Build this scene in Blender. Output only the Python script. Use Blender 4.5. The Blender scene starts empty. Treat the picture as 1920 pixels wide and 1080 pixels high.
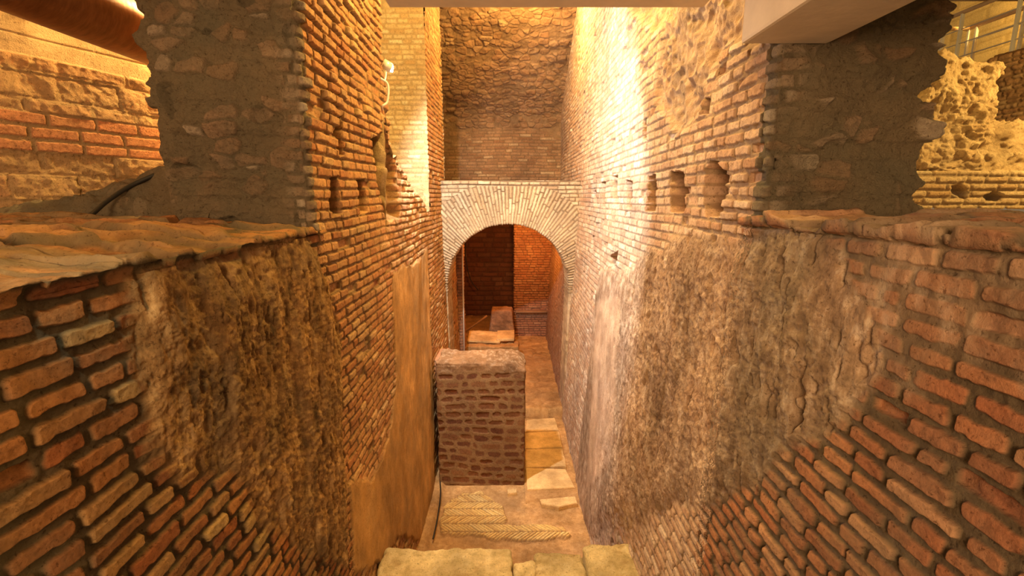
import bpy, math
import numpy as np
from math import pi, radians

# ------------------------------------------------------------------ basics
sc = bpy.context.scene
COL = sc.collection
EYE = 3.40                      # camera height over the corridor floor
F, PX0, TH = 900.0, 957.0, radians(10.7)
c_, s_ = math.cos(TH), math.sin(TH)
Q = 1.2                         # mesh density factor

def ray(px, py):
    u = (px-PX0)/F; v = (540-py)/F
    return np.array([u, c_+v*s_, v*c_-s_])
def onX(px, py, X):             # measured points: (Y, z) on a wall plane at X
    r = ray(px, py); k = X/r[0]; return (r[1]*k, r[2]*k)
def onY(px, py, Y):
    r = ray(px, py); k = Y/r[1]; return (r[0]*k, r[2]*k)
def onZ(px, py, Z):
    r = ray(px, py); k = Z/r[2]; return (r[0]*k, r[1]*k)

# ------------------------------------------------------------------ noise
rng = np.random.RandomState(7)
T3 = rng.rand(64, 64, 64).astype(np.float32)
T3f = T3.ravel()
T2 = rng.rand(512, 512).astype(np.float32)
def vn(x, y, z):
    xi = np.floor(x); yi = np.floor(y); zi = np.floor(z)
    fx = x-xi; fy = y-yi; fz = z-zi
    fx = fx*fx*(3-2*fx); fy = fy*fy*(3-2*fy); fz = fz*fz*(3-2*fz)
    xi = xi.astype(np.int32); yi = yi.astype(np.int32); zi = zi.astype(np.int32)
    x0 = (xi & 63) << 12; x1 = ((xi+1) & 63) << 12
    y0 = (yi & 63) << 6;  y1 = ((yi+1) & 63) << 6
    z0 = zi & 63; z1 = (zi+1) & 63
    a = T3f[x0|y0|z0]; b = T3f[x1|y0|z0]; c = T3f[x0|y1|z0]; d = T3f[x1|y1|z0]
    e = T3f[x0|y0|z1]; f = T3f[x1|y0|z1]; g = T3f[x0|y1|z1]; h = T3f[x1|y1|z1]
    p = a+(b-a)*fx; q = c+(d-c)*fx; r = e+(f-e)*fx; s = g+(h-g)*fx
    p = p+(q-p)*fy; r = r+(s-r)*fy
    return (p+(r-p)*fz)*2-1
def fbm(P, f, o=3, sd=0.0, sc_=(1, 1, 1), gain=.5):
    r = 0; a = 1.0; t = 0
    for k in range(o):
        g = f*2.03**k
        r = r + a*vn(P[..., 0]*g*sc_[0]+sd+k*7.3, P[..., 1]*g*sc_[1]+sd*1.7+3.1*k, P[..., 2]*g*sc_[2]+sd*.6+k)
        t += a; a *= gain
    return r/t
def r2(i, j, k=0):
    return T2[(i*17+k*131+j*3) & 511, (j*29+i*7+k*57) & 511]
def worley(P, f, sd=0, sc_=(1, 1, 1)):
    X = [P[..., k]*f*sc_[k]+sd for k in range(3)]
    I = [np.floor(x).astype(np.int32) for x in X]
    F1 = np.full(P.shape[:-1], 9., np.float32); F2 = F1.copy(); ID = np.zeros_like(F1)
    for a in (-1, 0, 1):
        for b in (-1, 0, 1):
            for c in (-1, 0, 1):
                i = (I[0]+a) & 63; j = (I[1]+b) & 63; k = (I[2]+c) & 63
                base = (i << 12)|(j << 6)|k
                o1 = T3f[base]; o2 = T3f[(base*5+77) & 262143]; o3 = T3f[(base*13+1234) & 262143]
                d = (I[0]+a+.15+.7*o1-X[0])**2+(I[1]+b+.15+.7*o2-X[1])**2+(I[2]+c+.15+.7*o3-X[2])**2
                nr = d < F1
                F2 = np.where(nr, F1, np.minimum(F2, d)); ID = np.where(nr, o2*.5+o3*.5, ID); F1 = np.where(nr, d, F1)
    return np.sqrt(F1), np.sqrt(F2), ID
def ss(a, b, x):
    t = np.clip((x-a)/(b-a), 0, 1); return t*t*(3-2*t)
def mix(a, b, t): return a+(b-a)*t

def brick(a, z, L=.14, H=.056, m=.010, sd=0, jit=.5, bev=.007, wav=.012, rc=.007, irr=1.0):
    P = np.stack([a, z, np.full_like(a, sd*3.7)], -1)
    zz = z + wav*vn(a*1.1+sd, z*1.3, np.full_like(a, sd)) + .0035*vn(a*9+sd, z*9, np.full_like(a, sd+.5))
    aj0 = a + .006*vn(a*14, z*22, np.full_like(a, sd+2.5))
    r = np.floor(zz/H).astype(np.int32); fz = zz/H-r
    aj = aj0/L+r2(r, r*0+5, sd)*7
    c = np.floor(aj).astype(np.int32); fa = aj-c
    j0 = jit*(r2(r, c, sd+1)-.5); j1 = jit*(r2(r, c+1, sd+1)-.5)
    c = np.where(fa < j0, c-1, np.where(fa > 1+j1, c+1, c)); fa = aj-c
    j0 = jit*(r2(r, c, sd+1)-.5); j1 = jit*(r2(r, c+1, sd+1)-.5)
    da = np.minimum(fa-j0, 1+j1-fa)*L-m/2; dz = np.minimum(fz, 1-fz)*H-m/2*(.6+.8*r2(r, c, sd+9))
    ir = irr*(.0035*vn(a*26, z*30, np.full_like(a, sd+4.5))+.003*vn(a*60, z*60, np.full_like(a, sd+6.5)))
    da = da+ir; dz = dz+ir
    q = np.maximum(0, rc-da); w = np.maximum(0, rc-dz)
    d = np.minimum(rc-np.hypot(q, w), np.minimum(da, dz)+rc)
    h = ss(0, bev, d)
    return h, r2(r, c, sd+2), r2(r, c, sd+3), r

def inpoly(a, b, poly):         # signed distance, positive inside
    poly = np.array(poly, float); n = len(poly)
    ins = np.zeros(a.shape, bool); D = np.full(a.shape, 1e9)
    for i in range(n):
        x0, y0 = poly[i]; x1, y1 = poly[(i+1) % n]
        if y0 != y1:
            cr = ((y0 > b) != (y1 > b)) & (a < (x1-x0)*(b-y0)/(y1-y0)+x0)
            ins ^= cr
        ex, ey = x1-x0, y1-y0; t = np.clip(((a-x0)*ex+(b-y0)*ey)/(ex*ex+ey*ey+1e-12), 0, 1)
        D = np.minimum(D, (a-x0-t*ex)**2+(b-y0-t*ey)**2)
    D = np.sqrt(D)
    return np.where(ins, D, -D)

# ------------------------------------------------------------------ mesh building
def mesh_np(name, V, Fq, mat, attr=None, parent=None, smooth=True, world=True):
    me = bpy.data.meshes.new(name)
    V = np.ascontiguousarray(V, np.float32).copy()
    if world: V[:, 2] += EYE
    me.vertices.add(len(V)); me.vertices.foreach_set('co', V.ravel())
    nf, k = Fq.shape
    me.loops.add(nf*k); me.loops.foreach_set('vertex_index', np.ascontiguousarray(Fq, np.int32).ravel())
    me.polygons.add(nf)
    me.polygons.foreach_set('loop_start', np.arange(0, nf*k, k, dtype=np.int32))
    me.polygons.foreach_set('loop_total', np.full(nf, k, np.int32))
    me.update(calc_edges=True); me.validate()
    if smooth:
        me.polygons.foreach_set('use_smooth', np.ones(len(me.polygons), bool))
    if attr is not None:
        at = me.attributes.new('kind_mask', 'FLOAT_COLOR', 'POINT')
        at.data.foreach_set('color', np.ascontiguousarray(attr, np.float32).ravel())
    me.materials.append(mat)
    o = bpy.data.objects.new(name, me); COL.objects.link(o)
    if parent is not None: o.parent = parent
    return o

def gridfaces(n, m, off=0):
    i = np.arange(n-1)[:, None]*m+np.arange(m-1)[None, :]+off
    return np.stack([i, i+m, i+m+1, i+1], -1).reshape(-1, 4)

def compact(V, Fq, A):
    u, inv = np.unique(Fq, return_inverse=True)
    return V[u], inv.reshape(Fq.shape), A[u]

def sheet(name, B, fn, mat, towards, keep=None, parent=None):
    """displaced surface over a base grid B (n,m,3); normals face the point `towards`"""
    B = B.astype(np.float32); n, m = B.shape[:2]
    gu = np.gradient(B, axis=0); gv = np.gradient(B, axis=1)
    N = np.cross(gu, gv); N /= np.linalg.norm(N, axis=-1, keepdims=True)+1e-12
    cb = B[n//2, m//2]; flip = np.dot(N[n//2, m//2], np.array(towards)-cb) < 0
    if flip: N = -N
    d, A = fn(B, N)
    V = (B+N*d[..., None]).reshape(-1, 3)
    Fq = gridfaces(n, m)
    if flip: Fq = Fq[:, ::-1]
    if keep is not None:
        K = keep(B, d).reshape(-1); Fq = Fq[K[Fq].all(1)]
    V, Fq, A = compact(V, Fq, A.reshape(-1, 4))
    return mesh_np(name, V, Fq, mat, A, parent)

def rough_box(name, lo, hi, res, fn, mat, r=.03, faces='xXyYzZ', parent=None, warp=None):
    lo = np.array(lo, float); hi = np.array(hi, float)
    r = min(r, .45*min(hi-lo))
    nn = np.maximum(3, np.ceil((hi-lo)/(res/Q)).astype(int)+1)
    ax = [np.linspace(lo[k], hi[k], nn[k]) for k in range(3)]
    VV, FF, off = [], [], 0
    for f in faces:
        k = 'xyz'.index(f.lower()); up = f.isupper()
        a, b = [(1, 2), (2, 0), (0, 1)][k]
        A_, B_ = np.meshgrid(ax[a], ax[b], indexing='ij')
        P = np.zeros(A_.shape+(3,)); P[..., a] = A_; P[..., b] = B_; P[..., k] = hi[k] if up else lo[k]
        fq = gridfaces(P.shape[0], P.shape[1], off)
        if not up: fq = fq[:, ::-1]
        off += P.shape[0]*P.shape[1]
        VV.append(P.reshape(-1, 3)); FF.append(fq)
    V = np.concatenate(VV); Fq = np.concatenate(FF)
    key = np.round(V*20000).astype(np.int64); key = (key[:, 0]+1000000)*(1 << 42)+(key[:, 1]+1000000)*(1 << 21)+key[:, 2]+1000000
    _, idx, inv = np.unique(key, return_index=True, return_inverse=True)
    V = V[idx]; Fq = inv.ravel()[Fq]
    inner = np.clip(V, lo+r, hi-r); N = V-inner
    N /= np.linalg.norm(N, axis=1, keepdims=True)+1e-12
    B = inner+r*N
    d, A = fn(B.astype(np.float32), N.astype(np.float32))
    V = B+N*d[:, None]
    if warp is not None: V = warp(V)
    return mesh_np(name, V, Fq, mat, A, parent)

def tag(o, label=None, cat=None, group=None, kind=None):
    if label: o['label'] = label
    if cat: o['category'] = cat
    if group: o['group'] = group
    if kind: o['kind'] = kind
    return o
def empty(name, loc, label, cat, group=None):
    o = bpy.data.objects.new(name, None); COL.objects.link(o)
    o.location = (loc[0], loc[1], loc[2]+EYE)
    return tag(o, label, cat, group)
def put(o, root):               # parent, keeping the world-space mesh where it is
    o.parent = root; o.matrix_parent_inverse = root.matrix_basis.inverted(); return o

def tube(name, pts, rad, mat, root=None, n=12, caps=True, sub=1):
    pts = np.array(pts, float)
    if sub > 1:                 # Catmull-Rom smoothing
        out = []
        E = np.vstack([2*pts[0]-pts[1], pts, 2*pts[-1]-pts[-2]])
        for i in range(1, len(E)-2):
            for k in range(sub):
                t = k/sub
                out.append(.5*((2*E[i])+(-E[i-1]+E[i+1])*t+(2*E[i-1]-5*E[i]+4*E[i+1]-E[i+2])*t*t+(-E[i-1]+3*E[i]-3*E[i+1]+E[i+2])*t**3))
        out.append(pts[-1]); pts = np.array(out)
    T = np.gradient(pts, axis=0); T /= np.linalg.norm(T, axis=1, keepdims=True)
    up = np.array([0, 0, 1.]) if abs(T[0][2]) < .9 else np.array([1., 0, 0])
    V = []; a = np.linspace(0, 2*pi, n, endpoint=False)
    u = np.cross(T[0], up); u /= np.linalg.norm(u)
    for p, t in zip(pts, T):
        u = u-t*np.dot(u, t); u /= np.linalg.norm(u); w = np.cross(t, u)
        V.append(p+rad*(np.cos(a)[:, None]*u+np.sin(a)[:, None]*w))
    m = len(pts); V = np.concatenate(V)
    i = np.arange(m-1)[:, None]*n; j = np.arange(n)[None, :]; j2 = (j+1) % n
    Fq = np.stack([i+j, i+j2, i+n+j2, i+n+j], -1).reshape(-1, 4)
    if caps:
        V = np.vstack([V, pts[0], pts[-1]]); c0 = m*n
        e = []
        for q in range(n):
            q2 = (q+1) % n
            e.append([c0, q2, q, q]); e.append([c0+1, (m-1)*n+q, (m-1)*n+q2, (m-1)*n+q2])
    me = bpy.data.meshes.new(name)
    fl = Fq.tolist()+([x[:3] for x in e] if caps else [])
    V[:, 2] += EYE
    me.from_pydata(V.tolist(), [], fl); me.update()
    me.polygons.foreach_set('use_smooth', np.ones(len(me.polygons), bool))
    me.materials.append(mat)
    o = bpy.data.objects.new(name, me); COL.objects.link(o)
    if root: put(o, root)
    return o

def beam(name, lo, hi, mat, root=None, bev=.008, M=None):
    import bmesh
    bm = bmesh.new(); bmesh.ops.create_cube(bm, size=1)
    for v in bm.verts:
        v.co = [lo[k]+(v.co[k]+.5)*(hi[k]-lo[k]) for k in range(3)]
    bmesh.ops.bevel(bm, geom=bm.edges[:], offset=bev, segments=2, profile=.6, affect='EDGES')
    if M is not None:
        for v in bm.verts: v.co = M(v.co)
    for v in bm.verts: v.co.z += EYE
    bmesh.ops.recalc_face_normals(bm, faces=bm.faces)
    me = bpy.data.meshes.new(name); bm.to_mesh(me); bm.free(); me.materials.append(mat)
    o = bpy.data.objects.new(name, me); COL.objects.link(o)
    if root: put(o, root)
    return o

# ------------------------------------------------------------------ materials
def ramp(nt, fac, stops):
    n = nt.nodes.new('ShaderNodeValToRGB'); nt.links.new(fac, n.inputs[0])
    e = n.color_ramp.elements
    while len(e) < len(stops): e.new(.5)
    for k, (p, c) in enumerate(stops): e[k].position = p; e[k].color = (*c, 1)
    return n.outputs[0]
def noise(nt, vec, scale, detail=4, rough=.6):
    n = nt.nodes.new('ShaderNodeTexNoise'); n.inputs['Scale'].default_value = scale
    n.inputs['Detail'].default_value = detail; n.inputs['Roughness'].default_value = rough
    nt.links.new(vec, n.inputs['Vector']); return n.outputs['Fac']
def mixc(nt, fac, a, b, mode='MIX'):
    n = nt.nodes.new('ShaderNodeMix'); n.data_type = 'RGBA'; n.blend_type = mode
    for s, v in ((0, fac), (6, a), (7, b)):
        if isinstance(v, (int, float)): n.inputs[s].default_value = v
        elif isinstance(v, tuple): n.inputs[s].default_value = (*v, 1)
        else: nt.links.new(v, n.inputs[s])
    return n.outputs[2]
def newmat(name):
    m = bpy.data.materials.new(name); m.use_nodes = True; nt = m.node_tree
    b = nt.nodes['Principled BSDF']; b.inputs['Roughness'].default_value = .9
    b.inputs['Specular IOR Level'].default_value = .15
    tc = nt.nodes.new('ShaderNodeTexCoord')
    g = nt.nodes.new('ShaderNodeNewGeometry')
    return m, nt, b, g.outputs['Position']

def masonry(name, bricks, mortar, plaster, stain_shade=(.2, .16, .1), stain_amt=.35, bump=.5, rough=.9, spec=.15, pstretch=1.0):
    """mask r: brick, g: brick tone, b: plaster or earth, a: stains and painted shade"""
    m, nt, b, pos = newmat(name)
    at = nt.nodes.new('ShaderNodeAttribute'); at.attribute_name = 'kind_mask'
    sp = nt.nodes.new('ShaderNodeSeparateColor'); nt.links.new(at.outputs['Color'], sp.inputs[0])
    R, G, B = sp.outputs[0], sp.outputs[1], sp.outputs[2]; A = at.outputs['Alpha']
    n1 = noise(nt, pos, 42, 8, .78); n2 = noise(nt, pos, 5, 5, .6); n3 = noise(nt, pos, 1.3, 4, .6); n4 = noise(nt, pos, 150, 3, .6)
    k = len(bricks)
    bc = ramp(nt, G, [(i/(k-1), bricks[i]) for i in range(k)])
    nt.nodes[-1]
    dk = ramp(nt, n1, [(.3, (.42, .38, .35)), (.5, (1, 1, 1)), (.72, (1.35, 1.3, 1.2))])
    bc = mixc(nt, .8, bc, dk, 'MULTIPLY')
    mc = mixc(nt, n1, tuple(x*.6 for x in mortar), tuple(min(1, x*1.35) for x in mortar))
    mp = nt.nodes.new('ShaderNodeMapping'); nt.links.new(pos, mp.inputs[0]); mp.inputs['Scale'].default_value = (1, 1, pstretch)
    p1 = noise(nt, mp.outputs[0], 16, 7, .72); p2 = noise(nt, mp.outputs[0], 3, 4, .6)
    q = ramp(nt, p1, [(.3, plaster[0]), (.5, plaster[1]), (.68, plaster[2])])
    sm = nt.nodes.new('ShaderNodeMath'); sm.operation = 'MULTIPLY'; nt.links.new(G, sm.inputs[0]); sm.inputs[1].default_value = .75
    q = mixc(nt, sm.outputs[0], q, tuple(min(1, x*1.6) for x in plaster[1]))
    q2 = ramp(nt, p2, [(.35, (.62, .58, .52)), (.65, (1.15, 1.12, 1.08))])
    pc = mixc(nt, .9, q, q2, 'MULTIPLY')
    col = mixc(nt, R, mc, bc)
    col = mixc(nt, B, col, pc)
    st = nt.nodes.new('ShaderNodeMath'); st.operation = 'MULTIPLY'; nt.links.new(ramp(nt, n2, [(.42, (0, 0, 0)), (.62, (1, 1, 1))]), st.inputs[0]); st.inputs[1].default_value = stain_amt
    col = mixc(nt, st.outputs[0], col, stain_shade)
    col = mixc(nt, A, col, stain_shade)
    big = ramp(nt, n3, [(.35, (.82, .82, .84)), (.65, (1.12, 1.1, 1.05))])
    col = mixc(nt, 1.0, col, big, 'MULTIPLY')
    spk = ramp(nt, n4, [(.68, (0, 0, 0)), (.74, (1, 1, 1))])
    s2 = nt.nodes.new('ShaderNodeMath'); s2.operation = 'MULTIPLY'; nt.links.new(spk, s2.inputs[0]); s2.inputs[1].default_value = .5
    col = mixc(nt, s2.outputs[0], col, tuple(min(1, x*1.8) for x in mortar))
    n5 = noise(nt, pos, 75, 5, .7)
    pit = ramp(nt, n5, [(.33, (.35, .3, .26)), (.43, (1, 1, 1))])
    col = mixc(nt, .85, col, pit, 'MULTIPLY')
    nt.links.new(col, b.inputs['Base Color'])
    b.inputs['Roughness'].default_value = rough; b.inputs['Specular IOR Level'].default_value = spec
    ad = nt.nodes.new('ShaderNodeMath'); ad.operation = 'MULTIPLY_ADD'; nt.links.new(n4, ad.inputs[0]); ad.inputs[1].default_value = .45; nt.links.new(n1, ad.inputs[2])
    bp = nt.nodes.new('ShaderNodeBump'); bp.inputs['Strength'].default_value = bump; bp.inputs['Distance'].default_value = .035
    nt.links.new(ad.outputs[0], bp.inputs['Height']); nt.links.new(bp.outputs[0], b.inputs['Normal'])
    return m

def simple(name, col, rough=.6, metal=0, nscale=20, var=.25, bump=.1, spec=.4, stretch=(1, 1, 1)):
    m, nt, b, pos = newmat(name)
    mp = nt.nodes.new('ShaderNodeMapping'); nt.links.new(pos, mp.inputs[0]); mp.inputs['Scale'].default_value = stretch
    n = noise(nt, mp.outputs[0], nscale, 6, .65)
    cc = mixc(nt, n, tuple(x*(1-var*1.6) for x in col), tuple(min(1, x*(1+var)) for x in col))
    nt.links.new(cc, b.inputs['Base Color'])
    b.inputs['Roughness'].default_value = rough; b.inputs['Metallic'].default_value = metal; b.inputs['Specular IOR Level'].default_value = spec
    bp = nt.nodes.new('ShaderNodeBump'); bp.inputs['Strength'].default_value = bump; bp.inputs['Distance'].default_value = .01
    nt.links.new(n, bp.inputs['Height']); nt.links.new(bp.outputs[0], b.inputs['Normal'])
    return m
def emitm(name, col, st):
    m = bpy.data.materials.new(name); m.use_nodes = True; b = m.node_tree.nodes['Principled BSDF']
    b.inputs['Emission Color'].default_value = (*col, 1); b.inputs['Emission Strength'].default_value = st
    b.inputs['Base Color'].default_value = (.8, .8, .8, 1); return m

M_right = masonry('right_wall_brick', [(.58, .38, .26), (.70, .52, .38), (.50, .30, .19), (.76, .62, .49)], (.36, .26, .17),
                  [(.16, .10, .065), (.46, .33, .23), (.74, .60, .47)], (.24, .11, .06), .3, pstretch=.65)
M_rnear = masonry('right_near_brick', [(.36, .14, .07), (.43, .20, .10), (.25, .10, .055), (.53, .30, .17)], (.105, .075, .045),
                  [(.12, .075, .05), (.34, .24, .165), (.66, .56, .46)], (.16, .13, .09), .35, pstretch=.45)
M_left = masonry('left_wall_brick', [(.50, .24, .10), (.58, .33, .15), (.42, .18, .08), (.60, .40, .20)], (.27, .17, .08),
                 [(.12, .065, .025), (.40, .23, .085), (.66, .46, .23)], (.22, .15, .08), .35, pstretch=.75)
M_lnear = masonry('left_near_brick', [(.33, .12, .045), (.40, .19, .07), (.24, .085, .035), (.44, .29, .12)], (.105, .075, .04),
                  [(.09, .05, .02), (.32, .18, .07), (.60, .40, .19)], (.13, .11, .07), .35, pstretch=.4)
M_rubble = masonry('dark_rubble_core', [(.34, .24, .16), (.46, .36, .26), (.28, .18, .11), (.58, .50, .40)], (.20, .155, .10),
                   [(.12, .10, .07), (.25, .19, .12), (.40, .32, .22)], (.15, .14, .10), .4, bump=.9)
M_pale = masonry('pale_ochre_rubble', [(.62, .44, .24), (.72, .56, .34), (.55, .36, .18), (.78, .66, .44)], (.50, .36, .20),
                 [(.34, .22, .11), (.62, .46, .26), (.80, .66, .44)], (.40, .27, .14), .25, bump=.9)
M_back = masonry('back_vault_brick', [(.40, .22, .12), (.50, .30, .17), (.33, .17, .09), (.62, .44, .27)], (.30, .19, .11),
                 [(.20, .12, .07), (.40, .26, .15), (.58, .42, .26)], (.20, .12, .07), .45, bump=.8)
M_arch = masonry('arch_brick', [(.52, .38, .25), (.60, .47, .32), (.44, .30, .18), (.64, .53, .38)], (.22, .15, .09),
                 [(.40, .29, .18), (.54, .42, .29), (.64, .53, .39)], (.36, .25, .15), .25)
M_block = masonry('tufa_block_wall', [(.14, .05, .022), (.18, .075, .03), (.11, .04, .02), (.22, .105, .045)], (.24, .14, .065),
                  [(.16, .085, .045), (.27, .155, .08), (.62, .48, .35)], (.18, .09, .045), .2)
M_floor = masonry('earth_floor', [(.70, .46, .16), (.78, .54, .20), (.62, .38, .13), (.78, .58, .25)], (.26, .14, .06),
                  [(.24, .125, .05), (.44, .26, .11), (.64, .43, .22)], (.30, .18, .09), .3, bump=.35)
M_slab = masonry('floor_slab_stone', [(.62, .44, .22)]*2, (.6, .42, .22), [(.48, .32, .15), (.62, .44, .22), (.72, .54, .30)], (.46, .29, .13), .3, bump=.3)
M_cap = masonry('cap_stone', [(.70, .56, .34)]*2, (.6, .46, .28), [(.34, .22, .09), (.74, .58, .32), (.92, .82, .58)], (.42, .28, .12), .25, bump=.8)
M_red = masonry('inner_room_brick', [(.46, .20, .11), (.52, .27, .15), (.38, .15, .08), (.56, .34, .2)], (.20, .11, .07),
                [(.2, .11, .06), (.36, .2, .11), (.5, .32, .19)], (.24, .12, .07), .25)
M_dark = masonry('dark_inner_block', [(.17, .055, .03), (.24, .09, .05), (.13, .045, .025), (.26, .12, .07)], (.13, .055, .035),
                [(.1, .05, .03), (.2, .1, .06), (.3, .17, .1)], (.12, .06, .035), .3, bump=.7)  # darker brick colours for the inner back wall
M_tufa = masonry('side_wall_block', [(.46, .25, .12), (.54, .33, .17), (.60, .26, .13), (.58, .38, .2)], (.46, .31, .16),
                 [(.42, .30, .17), (.62, .48, .29), (.74, .60, .38)], (.38, .22, .1), .25, bump=.7)
M_yel = masonry('yellow_block_wall', [(.74, .56, .25), (.78, .60, .28)], (.52, .36, .14), [(.7, .5, .25)]*3, (.62, .44, .2), .3, bump=.3)
M_conc = simple('pale_concrete', (.80, .70, .58), .85, nscale=9, var=.15, bump=.25, spec=.2)
M_ceil = simple('dark_concrete_ceiling', (.36, .27, .18), .9, nscale=6, var=.25, spec=.1)
M_pipe = simple('rusty_pipe_steel', (.34, .13, .05), .38, .55, 14, .5, .12, .5, (1, 3, 1))
M_steel = simple('galvanised_steel', (.78, .74, .68), .45, .15, 12, .1, .02)
M_ledgebeam = simple('orange_painted_girder', (.80, .56, .32), .6, 0, 8, .15, .05)
M_black = simple('black_rubber', (.02, .018, .015), .5, 0, 20, .1, .02)
M_wood = simple('old_timber', (.36, .2, .1), .8, 0, 16, .4, .4, .2, (1, 1, 4))
M_lens = emitm('lit_lamp_lens', (1, .97, .92), 60)
M_lamp_body = simple('lamp_housing', (.75, .72, .68), .4, .3, 20, .05, .02)

# ------------------------------------------------------------------ corridor wall relief
H0 = 3.3
def xr(z): return 1.0-.19*np.clip((-z-.1)/H0, 0, 1)
def xl(z): return -1.0+.08*np.clip((-z-.1)/H0, 0, 1)
def P2(pts, X): return [onX(px, py, X) for px, py in pts]

R_NICHE = [[(1325, 318), (1336, 300), (1352, 300), (1367, 318), (1368, 345), (1362, 405), (1330, 408), (1325, 380)],
           [(1259, 320), (1288, 321), (1287, 401), (1258, 399)],
           [(1213, 329), (1231, 328), (1231, 398), (1211, 396)],
           [(1174, 337), (1186, 338), (1186, 393), (1174, 392)],
           [(1147, 330), (1158, 326), (1157, 391), (1148, 391)],
           [(1128, 342), (1135, 340), (1134, 390), (1127, 390)],
           [(1112, 358), (1118, 356), (1118, 388), (1113, 388)],
           [(1147, 480), (1163, 468), (1160, 490), (1150, 505)],
           [(1112, 442), (1116, 442), (1116, 474), (1112, 474)],
           [(1320, 182), (1336, 180), (1335, 214), (1318, 216)],
           [(1207, 222), (1214, 220), (1214, 262), (1207, 264)]]
R_PLAST = [(1120, 500), (1160, 512), (1190, 486), (1250, 452), (1330, 430), (1420, 420), (1500, 432), (1560, 445), (1600, 560), (1640, 650),
           (1640, 700), (1560, 800), (1470, 850), (1420, 930), (1330, 975), (1240, 960), (1215, 1005), (1120, 1010), (1098, 900), (1110, 700)]
R_ERO = [(1165, -60), (1185, 20), (1240, 60), (1232, 200), (1262, 255), (1300, 240), (1330, 150), (1360, 110), (1425, 95), (1470, -60)]
R_SMEAR = [(1540, 400), (2100, 400), (2100, 760), (1900, 730), (1760, 740), (1680, 760), (1620, 640)]
R_SMOOTH = [(1120, 560), (1165, 540), (1170, 880), (1120, 930)]

def d_right(B, N):
    Y, z = B[..., 1], B[..., 2]
    a = Y
    nb = ss(3.4, 1.5, Y)
    h, i1, i2, row = brick(a, z, sd=3, L=.145, m=.007+.007*nb, rc=.006+.006*nb, irr=.7+.5*nb)
    n_lo = fbm(B, .9, 2, 4); n_mid = fbm(B, 6, 3, 9); n_hi = fbm(B, 32, 3, 2)
    pl = inpoly(Y, z, P2(R_PLAST, .93))
    pl = pl + .10*fbm(B, 4, 4, 21)*np.minimum(1, Y/2.5)+.02*fbm(B, 22, 3, 22)
    mp = ss(-.01, .05, pl)
    # thin plaster skin lower down, further back
    er = inpoly(Y, z, P2(R_ERO, 1.0)) + .12*fbm(B, 3, 3, 33)
    me = ss(-.03, .05, er)
    miss = (i2 < .045)*1.0
    wear = ss(-.1, .7, fbm(B, 1.7, 3, 51))
    near = ss(2.6, 1.6, Y)
    d = (.008+.005*nb)*h + (i1-.5)*.010*h - miss*h*.03*ss(.0, .3, n_mid+.5) + .022*n_lo + .010*n_mid + (.006-.002*h)*n_hi
    d = d - wear*.01*h
    # rubble core in the eroded stretch
    rub = .05*fbm(B, 5, 4, 61) + .03*(1-np.abs(fbm(B, 9, 3, 71))*2) - .05
    d = mix(d, rub, me)
    # plaster
    Ps = B*np.array([1, 1, .35], np.float32)
    pit = np.clip(-fbm(Ps, 30, 2, 12)-.28, 0, 1)
    amp = ss(1.2, 3.2, np.abs(6.2-Y))      # the far plaster is smoother than the near one
    tp = .014+.012*ss(0, .2, pl)+.045*ss(-1.0, -2.6, z)*ss(.0, .3, pl)*ss(4.6, 3.4, Y) + .022*fbm(Ps, 3, 3, 13) + (.004+.020*amp)*fbm(Ps, 11, 5, 14) + .010*amp*fbm(B, 40, 3, 17) - .12*pit*amp*.6
    d = mix(d, .010*n_lo+tp, mp)
    sme = ss(-.02, .06, inpoly(Y, z, P2(R_SMEAR, .95))+.16*fbm(B, 5, 4, 23))*(1-mp)*(Y < 2.1)
    sme = sme*(.45+.4*ss(-.2, .3, fbm(B, 9, 3, 24)))
    d = mix(d, .010*n_lo+.010+.016*fbm(B, 7, 4, 25)+.006*n_hi, sme*.8)
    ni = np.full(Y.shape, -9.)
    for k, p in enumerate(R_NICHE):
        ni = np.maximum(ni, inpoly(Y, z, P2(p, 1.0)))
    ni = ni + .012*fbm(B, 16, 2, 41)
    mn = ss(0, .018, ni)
    d = d - mn*.34
    sm_ = ss(.02, .08, inpoly(Y, z, P2(R_SMOOTH, .93))+.05*fbm(B, 4, 3, 19))
    A = np.stack([h*(1-me*.6)*(1-mp), mix(i1, sm_*.9, mp), np.clip(np.maximum(np.maximum(mp, me*.55), sme*.75), 0, 1), np.clip(mn*1.0+.35*ss(.1, .5, fbm(B, 2.2, 3, 5))*near+.62*ss(7.45, 7.6, Y)*ss(.2, 0, z), 0, 1)], -1)  # alpha paints full shade into the niches, besides stains on the near wall
    return d, A

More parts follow.
